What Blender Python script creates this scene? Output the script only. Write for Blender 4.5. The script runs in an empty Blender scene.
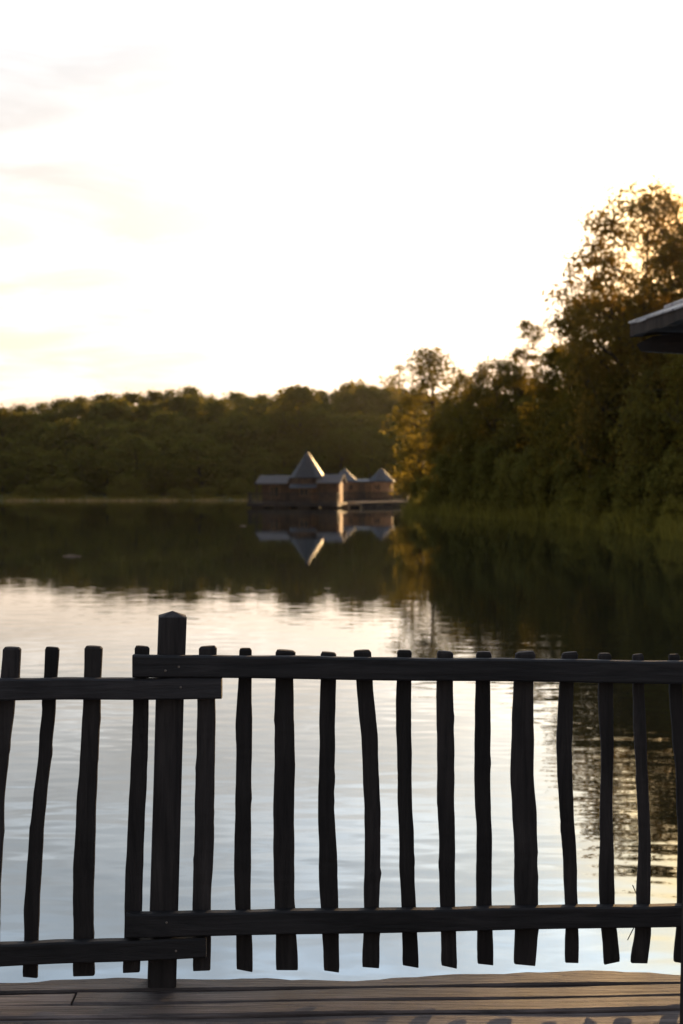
import bpy, bmesh, math, random
import numpy as np
from mathutils import Vector

R = math.radians
scene = bpy.context.scene
COL = scene.collection

# ------------------------------------------------------------------ camera
F_PX = 1422.0            # 50 mm on a 36 mm (tall) frame, in pixels of the 1024 px height
HOR = 486.0              # picture row of the horizon
EYE = 1.5                # eye height above the deck (deck top is z = 0)
WATER = -0.6

cam_d = bpy.data.cameras.new('camera')
cam_d.sensor_fit = 'VERTICAL'
cam_d.sensor_height = 36.0
cam_d.sensor_width = 24.0
cam_d.lens = 50.0
cam_d.shift_y = -(512 - HOR) / 1024.0
cam_d.clip_start = 0.05
cam_d.clip_end = 6000
cam_d.dof.use_dof = True
cam_d.dof.focus_distance = 4.23
cam_d.dof.aperture_fstop = 4.4
cam_d.dof.aperture_blades = 8
cam = bpy.data.objects.new('camera', cam_d)
cam.location = (0, 0, EYE)
cam.rotation_euler = (R(90), 0, 0)
COL.objects.link(cam)
scene.camera = cam

# ------------------------------------------------------------------ light
SUN_AZ, SUN_EL = 19.5, 10.5          # degrees, azimuth to the right of the view
EXPOSURE = 1.25
CLOUD_SEED = 1.7
sun_dir = Vector((math.sin(R(SUN_AZ)) * math.cos(R(SUN_EL)),
                  math.cos(R(SUN_AZ)) * math.cos(R(SUN_EL)), math.sin(R(SUN_EL))))
sun_d = bpy.data.lights.new('sun', 'SUN')
sun_d.energy = 4.5
sun_d.color = (1.0, 0.62, 0.28)
sun_d.angle = R(0.53)
sun = bpy.data.objects.new('sun', sun_d)
sun.rotation_euler = (-sun_dir).to_track_quat('-Z', 'Y').to_euler()
sun.location = (60, 180, 60)
COL.objects.link(sun)

world = bpy.data.worlds.new('World')
scene.world = world
world.use_nodes = True
nt = world.node_tree
nt.nodes.clear()


def N(tree, kind, **kw):
    n = tree.nodes.new(kind)
    for k, v in kw.items():
        setattr(n, k, v)
    return n


def ramp(node, stops, interp='LINEAR'):
    cr = node.color_ramp
    cr.interpolation = interp
    while len(cr.elements) < len(stops):
        cr.elements.new(0.5)
    for e, (p, c) in zip(cr.elements, stops):
        e.position = p
        e.color = (c, c, c, 1) if not hasattr(c, '__len__') else (*c, 1)


def build_world():
    L = nt.links.new
    tc = N(nt, 'ShaderNodeTexCoord')
    sky = N(nt, 'ShaderNodeTexSky', sky_type='NISHITA', sun_disc=False,
            sun_elevation=R(SUN_EL), sun_rotation=R(SUN_AZ), air_density=1.2, dust_density=2.0, ozone_density=1.0)
    dot = N(nt, 'ShaderNodeVectorMath', operation='DOT_PRODUCT')
    dot.inputs[1].default_value = sun_dir
    L(tc.outputs['Generated'], dot.inputs[0])
    ac = N(nt, 'ShaderNodeMath', operation='ARCCOSINE', use_clamp=False)
    L(dot.outputs['Value'], ac.inputs[0])
    nrm = N(nt, 'ShaderNodeMath', operation='DIVIDE')
    nrm.inputs[1].default_value = math.pi
    L(ac.outputs[0], nrm.inputs[0])
    # brightness of the thin cloud sheet by angle from the sun (1 = 4 units)
    gl = N(nt, 'ShaderNodeValToRGB')
    ramp(gl, [(0, 1.0), (6 / 180, .80), (12 / 180, .55), (20 / 180, .36), (27 / 180, .285), (38 / 180, .232),
              (55 / 180, .19), (80 / 180, .14), (120 / 180, .115), (1, .105)], 'LINEAR')
    L(nrm.outputs[0], gl.inputs['Fac'])
    sep = N(nt, 'ShaderNodeSeparateXYZ')
    L(tc.outputs['Generated'], sep.inputs[0])
    el = N(nt, 'ShaderNodeValToRGB')   # colour by sine of elevation
    ramp(el, [(0.0, (1.52, 1.06, .74)), (0.07, (1.50, 1.18, .93)), (0.16, (1.08, .98, .91)), (0.27, (.98, .975, .99)),
              (0.40, (.84, .96, 1.12)), (1.0, (.70, .84, 1.06))], 'LINEAR')
    L(sep.outputs['Z'], el.inputs['Fac'])
    # cloud streaks on a sheet overhead
    zz = N(nt, 'ShaderNodeMath', operation='ADD')
    zz.inputs[1].default_value = 0.10
    L(sep.outputs['Z'], zz.inputs[0])
    mx = N(nt, 'ShaderNodeMath', operation='MAXIMUM')
    mx.inputs[1].default_value = 0.05
    L(zz.outputs[0], mx.inputs[0])
    px = N(nt, 'ShaderNodeMath', operation='DIVIDE')
    py = N(nt, 'ShaderNodeMath', operation='DIVIDE')
    L(sep.outputs['X'], px.inputs[0]); L(mx.outputs[0], px.inputs[1])
    L(sep.outputs['Y'], py.inputs[0]); L(mx.outputs[0], py.inputs[1])
    cmb = N(nt, 'ShaderNodeCombineXYZ')
    L(px.outputs[0], cmb.inputs[0]); L(py.outputs[0], cmb.inputs[1])
    cmb.inputs[2].default_value = CLOUD_SEED
    n1 = N(nt, 'ShaderNodeTexNoise', noise_dimensions='3D')
    n1.inputs['Scale'].default_value = 2.2
    n1.inputs['Detail'].default_value = 9
    n1.inputs['Roughness'].default_value = 0.55
    n1.inputs['Distortion'].default_value = 0.4
    L(cmb.outputs[0], n1.inputs['Vector'])
    cr = N(nt, 'ShaderNodeValToRGB')
    ramp(cr, [(.38, (.55, .53, .515)), (.50, (.645, .63, .618)), (.60, (.79, .785, .78)), (.74, (1.08, 1.08, 1.08))])
    L(n1.outputs['Fac'], cr.inputs['Fac'])
    au = N(nt, 'ShaderNodeValToRGB')   # gold aureole close round the sun
    ramp(au, [(0, (1.3, .62, .16)), (5 / 180, (1.2, .60, .16)), (8 / 180, (1.05, .80, .45)), (11.5 / 180, (1, .97, .9)), (20 / 180, (1, 1, 1))])
    L(nrm.outputs[0], au.inputs['Fac'])
    m0 = N(nt, 'ShaderNodeMix', data_type='RGBA', blend_type='MULTIPLY'); m0.inputs[0].default_value = 1
    L(gl.outputs['Color'], m0.inputs[6]); L(au.outputs['Color'], m0.inputs[7])
    m1 = N(nt, 'ShaderNodeMix', data_type='RGBA', blend_type='MULTIPLY'); m1.inputs[0].default_value = 1
    L(m0.outputs[2], m1.inputs[6]); L(el.outputs['Color'], m1.inputs[7])
    m2 = N(nt, 'ShaderNodeMix', data_type='RGBA', blend_type='MULTIPLY'); m2.inputs[0].default_value = 1
    L(m1.outputs[2], m2.inputs[6]); L(cr.outputs['Color'], m2.inputs[7])
    sc = N(nt, 'ShaderNodeVectorMath', operation='SCALE')
    sc.inputs['Scale'].default_value = 4.0 / 0.06 * 0.62
    L(m2.outputs[2], sc.inputs[0])
    sk = N(nt, 'ShaderNodeVectorMath', operation='SCALE')
    sk.inputs['Scale'].default_value = 0.12
    L(sky.outputs['Color'], sk.inputs[0])
    ad = N(nt, 'ShaderNodeVectorMath', operation='ADD')
    L(sc.outputs[0], ad.inputs[0]); L(sk.outputs[0], ad.inputs[1])
    bg = N(nt, 'ShaderNodeBackground')
    bg.inputs['Strength'].default_value = 0.06
    out = N(nt, 'ShaderNodeOutputWorld')
    L(ad.outputs[0], bg.inputs['Color'])
    L(bg.outputs[0], out.inputs['Surface'])


build_world()
scene.view_settings.view_transform = 'Standard'
scene.view_settings.look = 'None'
scene.view_settings.exposure = EXPOSURE
scene.view_settings.gamma = 1.0
scene.render.engine = 'CYCLES'
scene.cycles.use_denoising = True
scene.cycles.max_bounces = 8
scene.cycles.transparent_max_bounces = 8
scene.cycles.sample_clamp_indirect = 6.0


# ------------------------------------------------------------------ helpers
def P(px, py, Y):
    """point seen at a picture position, at distance Y"""
    return Vector(((px - 341.5) * Y / F_PX, Y, EYE - (py - HOR) * Y / F_PX))


def tag(o, label=None, cat=None, group=None, kind=None):
    if label: o['label'] = label
    if cat: o['category'] = cat
    if group: o['group'] = group
    if kind: o['kind'] = kind
    return o


def empty(name, loc=(0, 0, 0), rz=0.0):
    o = bpy.data.objects.new(name, None)
    o.empty_display_size = 0.2
    o.location = loc
    o.rotation_euler = (0, 0, rz)
    COL.objects.link(o)
    return o


def link_mesh(name, me, mat=None, parent=None):
    o = bpy.data.objects.new(name, me)
    if mat and not me.materials:
        me.materials.append(mat)
    COL.objects.link(o)
    if parent:
        o.parent = parent
    return o


def obj(name, bm, mat, parent=None, smooth=False, bevel=0.0):
    bmesh.ops.recalc_face_normals(bm, faces=bm.faces)
    me = bpy.data.meshes.new(name)
    bm.to_mesh(me)
    bm.free()
    if smooth:
        me.polygons.foreach_set('use_smooth', [True] * len(me.polygons))
    o = link_mesh(name, me, mat, parent)
    if bevel:
        b = o.modifiers.new('bevel', 'BEVEL')
        b.width = bevel
        b.segments = 2
        b.limit_method = 'ANGLE'
    return o


def np_mesh(name, verts, faces):
    """faces: (n,k) int array"""
    me = bpy.data.meshes.new(name)
    n, k = faces.shape
    me.vertices.add(len(verts))
    me.vertices.foreach_set('co', np.asarray(verts, np.float32).ravel())
    me.loops.add(n * k)
    me.loops.foreach_set('vertex_index', faces.astype(np.int32).ravel())
    me.polygons.add(n)
    me.polygons.foreach_set('loop_start', np.arange(0, n * k, k, dtype=np.int32))
    me.update(calc_edges=True)
    return me


def add_box(bm, c, s, rz=0.0, ry=0.0):
    """axis box with centre c and full size s"""
    vs = []
    for dz in (-.5, .5):
        for dx, dy in ((-.5, -.5), (.5, -.5), (.5, .5), (-.5, .5)):
            v = Vector((dx * s[0], dy * s[1], dz * s[2]))
            if ry:
                v = Vector((v.x * math.cos(ry) + v.z * math.sin(ry), v.y, -v.x * math.sin(ry) + v.z * math.cos(ry)))
            if rz:
                v = Vector((v.x * math.cos(rz) - v.y * math.sin(rz), v.x * math.sin(rz) + v.y * math.cos(rz), v.z))
            vs.append(bm.verts.new(v + Vector(c)))
    for f in ((0, 3, 2, 1), (4, 5, 6, 7), (0, 1, 5, 4), (1, 2, 6, 5), (2, 3, 7, 6), (3, 0, 4, 7)):
        bm.faces.new([vs[i] for i in f])
    return vs


def add_loft(bm, rings, cap=True):
    vr = [[bm.verts.new(p) for p in r] for r in rings]
    n = len(vr[0])
    for a, b in zip(vr[:-1], vr[1:]):
        for i in range(n):
            j = (i + 1) % n
            bm.faces.new((a[i], a[j], b[j], b[i]))
    if cap:
        bm.faces.new(vr[0][::-1])
        bm.faces.new(vr[-1])


def tube_rings(p0, p1, r0, r1, n=6):
    p0, p1 = Vector(p0), Vector(p1)
    d = (p1 - p0).normalized()
    a = d.orthogonal().normalized()
    b = d.cross(a)
    out = []
    for p, r in ((p0, r0), (p1, r1)):
        out.append([p + (a * math.cos(t) + b * math.sin(t)) * r for t in [2 * math.pi * i / n for i in range(n)]])
    return out


def add_tube(bm, p0, p1, r0, r1, n=6):
    add_loft(bm, tube_rings(p0, p1, r0, r1, n))


def add_prism(bm, poly, depth_vec):
    """closed outline swept along depth_vec"""
    d = Vector(depth_vec)
    a = [bm.verts.new(Vector(p)) for p in poly]
    b = [bm.verts.new(Vector(p) + d) for p in poly]
    n = len(poly)
    bm.faces.new(a[::-1]); bm.faces.new(b)
    for i in range(n):
        j = (i + 1) % n
        bm.faces.new((a[i], a[j], b[j], b[i]))


def fin(bm_fn, *a):
    bm = bmesh.new()
    bm_fn(bm, *a)
    return bm


# ------------------------------------------------------------------ materials
def new_mat(name):
    m = bpy.data.materials.new(name)
    m.use_nodes = True
    t = m.node_tree
    return m, t, t.nodes['Principled BSDF'], t.links.new


def wood(name, dark, light, grain=(1, 1, 14), scale=6.0, rough=.75, bump=.25, blotch=None):
    """weathered timber: noise stretched along the grain (small stretch number = along)"""
    m, t, b, L = new_mat(name)
    tc = N(t, 'ShaderNodeTexCoord')
    oi = N(t, 'ShaderNodeObjectInfo')
    add = N(t, 'ShaderNodeVectorMath', operation='ADD')
    L(tc.outputs['Object'], add.inputs[0])
    sv = N(t, 'ShaderNodeVectorMath', operation='SCALE')
    sv.inputs[0].default_value = (17, 5, 9)
    L(oi.outputs['Random'], sv.inputs['Scale'])
    L(sv.outputs[0], add.inputs[1])
    mp = N(t, 'ShaderNodeMapping')
    mp.inputs['Scale'].default_value = grain
    L(add.outputs[0], mp.inputs['Vector'])
    n1 = N(t, 'ShaderNodeTexNoise')
    n1.inputs['Scale'].default_value = scale
    n1.inputs['Detail'].default_value = 8
    n1.inputs['Roughness'].default_value = .65
    n1.inputs['Distortion'].default_value = .6
    L(mp.outputs[0], n1.inputs['Vector'])
    n2 = N(t, 'ShaderNodeTexNoise')
    n2.inputs['Scale'].default_value = 3.0
    n2.inputs['Detail'].default_value = 4
    L(add.outputs[0], n2.inputs['Vector'])
    cr = N(t, 'ShaderNodeValToRGB')
    ramp(cr, [(.32, dark), (.68, light)])
    L(n1.outputs['Fac'], cr.inputs['Fac'])
    mix = N(t, 'ShaderNodeMix', data_type='RGBA', blend_type='MIX')
    r2 = N(t, 'ShaderNodeValToRGB')
    ramp(r2, [(.42, 0.0), (.68, .7)])
    L(n2.outputs['Fac'], r2.inputs['Fac'])
    L(r2.outputs['Color'], mix.inputs[0])
    L(cr.outputs['Color'], mix.inputs[6])
    mix.inputs[7].default_value = (*(blotch or [x * .6 for x in dark]), 1)
    tone = N(t, 'ShaderNodeMath', operation='MULTIPLY_ADD')
    tone.inputs[1].default_value = .7
    tone.inputs[2].default_value = .65
    L(oi.outputs['Random'], tone.inputs[0])
    tv = N(t, 'ShaderNodeVectorMath', operation='SCALE')
    L(mix.outputs[2], tv.inputs[0]); L(tone.outputs[0], tv.inputs['Scale'])
    L(tv.outputs[0], b.inputs['Base Color'])
    b.inputs['Roughness'].default_value = rough
    b.inputs['Specular IOR Level'].default_value = .3
    bp = N(t, 'ShaderNodeBump')
    bp.inputs['Strength'].default_value = bump
    bp.inputs['Distance'].default_value = .01
    L(n1.outputs['Fac'], bp.inputs['Height'])
    L(bp.outputs[0], b.inputs['Normal'])
    return m


def plain(name, col, rough=.6, metal=0.0, var=.25, scale=8.0):
    m, t, b, L = new_mat(name)
    tc = N(t, 'ShaderNodeTexCoord')
    n = N(t, 'ShaderNodeTexNoise')
    n.inputs['Scale'].default_value = scale
    n.inputs['Detail'].default_value = 5
    L(tc.outputs['Object'], n.inputs['Vector'])
    cr = N(t, 'ShaderNodeValToRGB')
    ramp(cr, [(.3, [c * (1 - var) for c in col]), (.7, [c * (1 + var) for c in col])])
    L(n.outputs['Fac'], cr.inputs['Fac'])
    L(cr.outputs['Color'], b.inputs['Base Color'])
    b.inputs['Roughness'].default_value = rough
    b.inputs['Metallic'].default_value = metal
    return m


def leaf_mat(name, c0, c1, trans, tw=.45):
    m, t, b, L = new_mat(name)
    t.nodes.remove(b)
    out = t.nodes['Material Output']
    geo = N(t, 'ShaderNodeNewGeometry')
    oi = N(t, 'ShaderNodeObjectInfo')
    cr = N(t, 'ShaderNodeValToRGB')
    ramp(cr, [(0, c0), (1, c1)])
    mixr = N(t, 'ShaderNodeMath', operation='MULTIPLY_ADD')
    mixr.inputs[1].default_value = .55
    L(geo.outputs['Random Per Island'], mixr.inputs[0])
    h = N(t, 'ShaderNodeMath', operation='MULTIPLY')
    h.inputs[1].default_value = .6
    L(oi.outputs['Random'], h.inputs[0])
    L(h.outputs[0], mixr.inputs[2])
    L(mixr.outputs[0], cr.inputs['Fac'])
    df = N(t, 'ShaderNodeBsdfDiffuse')
    L(cr.outputs['Color'], df.inputs['Color'])
    tr = N(t, 'ShaderNodeBsdfTranslucent')
    tr.inputs['Color'].default_value = (*trans, 1)
    mx = N(t, 'ShaderNodeMixShader')
    mx.inputs[0].default_value = tw
    L(df.outputs[0], mx.inputs[1]); L(tr.outputs[0], mx.inputs[2])
    L(mx.outputs[0], out.inputs['Surface'])
    return m


def water_mat():
    m, t, b, L = new_mat('lake_water')
    tc = N(t, 'ShaderNodeTexCoord')
    b.inputs['Base Color'].default_value = (.014, .014, .009, 1)
    b.inputs['Roughness'].default_value = .015
    b.inputs['IOR'].default_value = 3.7
    b.inputs['Specular Tint'].default_value = (.80, .96, 1.10, 1)
    mp = N(t, 'ShaderNodeMapping')
    mp.inputs['Scale'].default_value = (.55, 1.0, 1)
    mp.inputs['Rotation'].default_value = (0, 0, R(9))
    L(tc.outputs['Object'], mp.inputs['Vector'])
    n1 = N(t, 'ShaderNodeTexNoise')       # small ripples
    n1.inputs['Scale'].default_value = 3.2
    n1.inputs['Detail'].default_value = 1.4
    n1.inputs['Roughness'].default_value = .5
    L(mp.outputs[0], n1.inputs['Vector'])
    n2 = N(t, 'ShaderNodeTexNoise')       # slow swell
    n2.inputs['Scale'].default_value = .55
    n2.inputs['Detail'].default_value = 2
    L(mp.outputs[0], n2.inputs['Vector'])
    n3 = N(t, 'ShaderNodeTexNoise')       # patches of breeze and of calm
    n3.inputs['Scale'].default_value = .12
    n3.inputs['Detail'].default_value = 3
    L(mp.outputs[0], n3.inputs['Vector'])
    r3 = N(t, 'ShaderNodeValToRGB')
    ramp(r3, [(.35, .5), (.65, 1.1)])
    L(n3.outputs['Fac'], r3.inputs['Fac'])
    dist = N(t, 'ShaderNodeVectorMath', operation='DISTANCE')   # ruffled round the deck, calm out on the lake
    dist.inputs[1].default_value = (2, 4, WATER)
    L(tc.outputs['Object'], dist.inputs[0])
    mr = N(t, 'ShaderNodeMapRange')
    for k_, v_ in (('From Min', 6), ('From Max', 34), ('To Min', 1.0), ('To Max', .13)):
        mr.inputs[k_].default_value = v_
    L(dist.outputs['Value'], mr.inputs['Value'])
    amp = N(t, 'ShaderNodeMath', operation='MULTIPLY')
    L(r3.outputs['Color'], amp.inputs[0]); L(mr.outputs[0], amp.inputs[1])
    mul = N(t, 'ShaderNodeMath', operation='MULTIPLY')
    L(n1.outputs['Fac'], mul.inputs[0]); L(amp.outputs[0], mul.inputs[1])
    sc = N(t, 'ShaderNodeMath', operation='MULTIPLY_ADD')
    sc.inputs[1].default_value = .45
    L(n2.outputs['Fac'], sc.inputs[0]); L(mul.outputs[0], sc.inputs[2])
    bp = N(t, 'ShaderNodeBump')
    bp.inputs['Strength'].default_value = 1.0
    bp.inputs['Distance'].default_value = .0066
    L(sc.outputs[0], bp.inputs['Height'])
    L(bp.outputs[0], b.inputs['Normal'])
    return m


def ground_mat():
    m, t, b, L = new_mat('bank_ground')
    tc = N(t, 'ShaderNodeTexCoord')
    n = N(t, 'ShaderNodeTexNoise')
    n.inputs['Scale'].default_value = .4
    n.inputs['Detail'].default_value = 8
    L(tc.outputs['Object'], n.inputs['Vector'])
    cr = N(t, 'ShaderNodeValToRGB')
    ramp(cr, [(.35, (.035, .045, .015)), (.55, (.06, .065, .022)), (.7, (.09, .07, .04))])
    L(n.outputs['Fac'], cr.inputs['Fac'])
    L(cr.outputs['Color'], b.inputs['Base Color'])
    b.inputs['Roughness'].default_value = .95
    return m


M = {}
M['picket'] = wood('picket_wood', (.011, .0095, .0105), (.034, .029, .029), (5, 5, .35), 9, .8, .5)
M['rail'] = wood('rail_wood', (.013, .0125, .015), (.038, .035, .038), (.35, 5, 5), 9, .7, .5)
M['deck'] = wood('deck_wood', (.045, .036, .036), (.215, .172, .162), (.6, 9, 6), 6, .6, 1.0, blotch=(.05, .036, .033))


def per_plank(m, amount=.55):
    """each plank of one mesh gets its own tone and its own run of grain"""
    t = m.node_tree
    b = t.nodes['Principled BSDF']
    lk = b.inputs['Base Color'].links[0]
    src = lk.from_socket
    geo = N(t, 'ShaderNodeNewGeometry')
    mr = N(t, 'ShaderNodeMapRange')
    mr.inputs['To Min'].default_value = 1 - amount
    mr.inputs['To Max'].default_value = 1 + amount
    t.links.new(geo.outputs['Random Per Island'], mr.inputs['Value'])
    mv = N(t, 'ShaderNodeVectorMath', operation='SCALE')
    t.links.new(src, mv.inputs[0]); t.links.new(mr.outputs[0], mv.inputs['Scale'])
    t.links.new(mv.outputs[0], b.inputs['Base Color'])
    for n in t.nodes:
        if n.type == 'MAPPING':
            off = N(t, 'ShaderNodeVectorMath', operation='SCALE')
            off.inputs[0].default_value = (23, 7, 13)
            t.links.new(geo.outputs['Random Per Island'], off.inputs['Scale'])
            t.links.new(off.outputs[0], n.inputs['Location'])


per_plank(M['deck'])
M['screw'] = plain('screw_metal', (.20, .17, .15), .5, .6)
M['bark'] = wood('tree_bark', (.03, .022, .016), (.075, .058, .042), (3, 3, .6), 4, .9, .6)
M['leaf'] = leaf_mat('leaf_green', (.038, .040, .008), (.10, .093, .018), (.22, .15, .02), .38)
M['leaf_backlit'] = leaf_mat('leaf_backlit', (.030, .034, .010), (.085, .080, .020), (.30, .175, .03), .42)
M['leaf_olive'] = leaf_mat('leaf_olive', (.05, .052, .015), (.11, .10, .026), (.27, .20, .03), .42)
M['leaf_far'] = leaf_mat('leaf_far', (.030, .042, .009), (.11, .115, .022), (.22, .18, .03), .35)
M['leaf_shrub'] = leaf_mat('leaf_shrub', (.080, .070, .013), (.165, .135, .027), (.16, .16, .04), .4)
M['leaf_pale'] = leaf_mat('leaf_pale', (.13, .116, .018), (.27, .225, .042), (.2, .18, .04), .4)
M['reed'] = leaf_mat('reed_blade', (.17, .142, .020), (.33, .26, .046), (.18, .16, .04), .4)
M['dry_reed'] = leaf_mat('dry_reed_blade', (.22, .14, .06), (.40, .27, .12), (.3, .2, .08), .3)
M['water'] = water_mat()
M['ground'] = ground_mat()
M['shingle'] = wood('shingle_grey', (.24, .235, .24), (.46, .44, .44), (2, 2, 2), 5, .5, .5, blotch=(.20, .19, .20))
M['shingle_far'] = wood('slate_roof', (.026, .029, .038), (.052, .056, .068), (2, 2, 2), 2, .55, .3, blotch=(.035, .038, .048))
M['wing_roof'] = wood('wing_roof_shakes', (.042, .036, .038), (.085, .072, .072), (2, 2, 2), 2, .8, .3, blotch=(.06, .05, .05))
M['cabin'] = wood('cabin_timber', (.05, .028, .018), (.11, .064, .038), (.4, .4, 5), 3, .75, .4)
M['cabin_pale_sunlit'] = wood('cabin_pale_sunlit_timber', (.22, .105, .05), (.36, .19, .095), (.4, .4, 5), 3, .75, .4)  # pale timber, with the orange of a sunlit wall put into it
M['fascia'] = wood('shingle_ends', (.02, .015, .012), (.06, .042, .033), (4, 4, 1), 6, .85, .6)
M['beam'] = wood('eave_timber', (.016, .011, .009), (.04, .026, .02), (.4, .4, 5), 4, .85, .4)
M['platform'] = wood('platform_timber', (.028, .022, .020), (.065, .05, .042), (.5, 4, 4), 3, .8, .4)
M['platform_lit'] = wood('sunlit_plank', (.26, .18, .11), (.42, .30, .19), (.5, 4, 4), 3, .7, .4)  # lit copy of the platform timber, sunlight put into its tone
M['glass'] = plain('window_glass', (.02, .022, .026), .08)

# ------------------------------------------------------------------ lake, banks, water
SHORE = [(16, -60), (16, 20), (14.6, 45), (13.4, 57), (12.8, 75), (12.0, 84), (9.2, 95), (6.6, 105), (5.6, 111), (7.5, 117),
         (24, 125), (80, 132), (150, 140), (150, 215), (60, 226), (18, 214), (0, 207), (-30, 202), (-62, 198),
         (-110, 192), (-165, 165), (-185, 100), (-190, -60)]


def shore_dist(x, y):
    """signed distance to the shoreline, negative on the water"""
    poly = np.array(SHORE, float)
    a, b = poly, np.roll(poly, -1, 0)
    d2 = np.full(x.shape, 1e12)
    inside = np.zeros(x.shape, bool)
    for (ax, ay), (bx, by) in zip(a, b):
        ex, ey = bx - ax, by - ay
        t = np.clip(((x - ax) * ex + (y - ay) * ey) / (ex * ex + ey * ey), 0, 1)
        d2 = np.minimum(d2, (x - ax - t * ex) ** 2 + (y - ay - t * ey) ** 2)
        with np.errstate(divide='ignore', invalid='ignore'):
            c = ((ay > y) != (by > y)) & (x < (bx - ax) * (y - ay) / (by - ay + 1e-12) + ax)
        inside ^= c
    d = np.sqrt(d2)
    return np.where(inside, -d, d)


def ground_z(x, y):
    x, y = np.asarray(x, float), np.asarray(y, float)
    d = shore_dist(x, y)
    wob = .5 * np.sin(x * .9 + y * .4) + .4 * np.sin(y * 1.3 - x * .3)
    d = d + wob * .6
    z = np.where(d < 0, WATER + np.maximum(d * .25, -1.6), WATER + .28 * (1 - np.exp(-d / 1.5)) + .012 * d)
    hill = np.clip((y - 215) / 130, 0, 1) * np.clip(d / 40, 0, 1)
    return z + 7.5 * hill * hill * (3 - 2 * hill)


def build_ground():
    xs = np.concatenate([[-1600, -1000, -600, -400], np.arange(-260, 200, 2.5), [260, 400, 700, 1100, 1600]])
    ys = np.concatenate([[-700, -400, -200], np.arange(-80, 380, 2.5), [420, 520, 700, 1000, 1400, 2000]])
    X, Y = np.meshgrid(xs, ys)
    Z = ground_z(X, Y)
    v = np.stack([X, Y, Z], -1).reshape(-1, 3)
    nx, ny = len(xs), len(ys)
    i = np.arange(nx * ny).reshape(ny, nx)
    f = np.stack([i[:-1, :-1], i[:-1, 1:], i[1:, 1:], i[1:, :-1]], -1).reshape(-1, 4)
    me = np_mesh('ground', v, f)
    me.polygons.foreach_set('use_smooth', [True] * len(me.polygons))
    tag(link_mesh('ground', me, M['ground']), kind='structure')


build_ground()
_bm = bmesh.new()
_vs = [_bm.verts.new((x, y, WATER)) for x, y in ((-230, -120), (175, -120), (175, 240), (-230, 240))]
_bm.faces.new(_vs)
tag(obj('water', _bm, M['water']), kind='structure')


# ------------------------------------------------------------------ deck
DECK_ROT = .040          # the boards run slightly away to the right


def deck_pt(u, w, z):
    """u along the boards, w towards the viewer from the outer edge"""
    c, s = math.cos(DECK_ROT), math.sin(DECK_ROT)
    return Vector((u * c + w * s, 4.345 + u * s - w * c, z))


def build_deck():
    rng = random.Random(5)
    bm = bmesh.new()
    w = 0.0
    for row in range(62):
        bw = .104 if row else .098
        joints = [-4.2, 4.2]
        if row == 1:
            joints = [-4.2, -.79, 4.2]
        elif row % 3 == 1:
            joints = [-4.2, rng.uniform(-2, 2), 4.2]
        for a, b in zip(joints[:-1], joints[1:]):
            a, b = a + .004, b - .004
            n = (220 if row == 0 else 60) if row < 5 else 6
            dz = rng.uniform(-.004, .004)
            tilt = rng.uniform(-.003, .003)
            ph = [rng.uniform(0, 6) for _ in range(4)]
            prev = []
            for k in range(n + 1):
                u = a + (b - a) * k / n
                e0 = w
                if row == 0:     # bark-edged outer plank, wavy
                    e0 = w + .011 * math.sin(u * 5.1 + .6) + .009 * math.sin(u * 12.3 + 1.1) + .004 * math.sin(u * 31) + .003 * math.sin(u * 57 + 1) * math.sin(u * 9) + rng.uniform(-.0015, .0015)
                else:
                    e0 += .0015 * math.sin(u * 7 + ph[0])
                e1 = w + bw - .009 + .0015 * math.sin(u * 8 + ph[1])
                zt = dz + .0016 * math.sin(u * 6 + ph[2])
                ze = .006 * math.sin(u * 4.3 + ph[3]) if row == 0 else 0
                ch = .006
                ring = [deck_pt(u, e0 + ch, zt + ze), deck_pt(u, e0, zt - ch + ze), deck_pt(u, e0 + (.012 if row == 0 else 0), -.035),
                        deck_pt(u, e1, -.035), deck_pt(u, e1, zt + tilt - ch), deck_pt(u, e1 - ch, zt + tilt)]
                prev.append(ring)
            add_loft(bm, prev)
        w += bw
    tag(obj('deck', bm, M['deck']), kind='structure')
    bm = bmesh.new()
    c = DECK_ROT
    for ww in (.30, 2.4, 4.6):
        p = deck_pt(0, ww, -.115)
        add_box(bm, p, (8.3, .09, .15), rz=c)
    for uu in np.arange(-3.6, 3.7, 1.2):
        for ww in (.30, 4.6):
            p = deck_pt(uu, ww, -1.3)
            add_box(bm, p, (.16, .16, 2.2), rz=c)
    tag(obj('deck_frame', bm, M['beam']), kind='structure')


build_deck()


# ------------------------------------------------------------------ picket fence
def fence_y(px):
    return 4.236 + .050 * (px - 172) / 336.0


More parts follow.
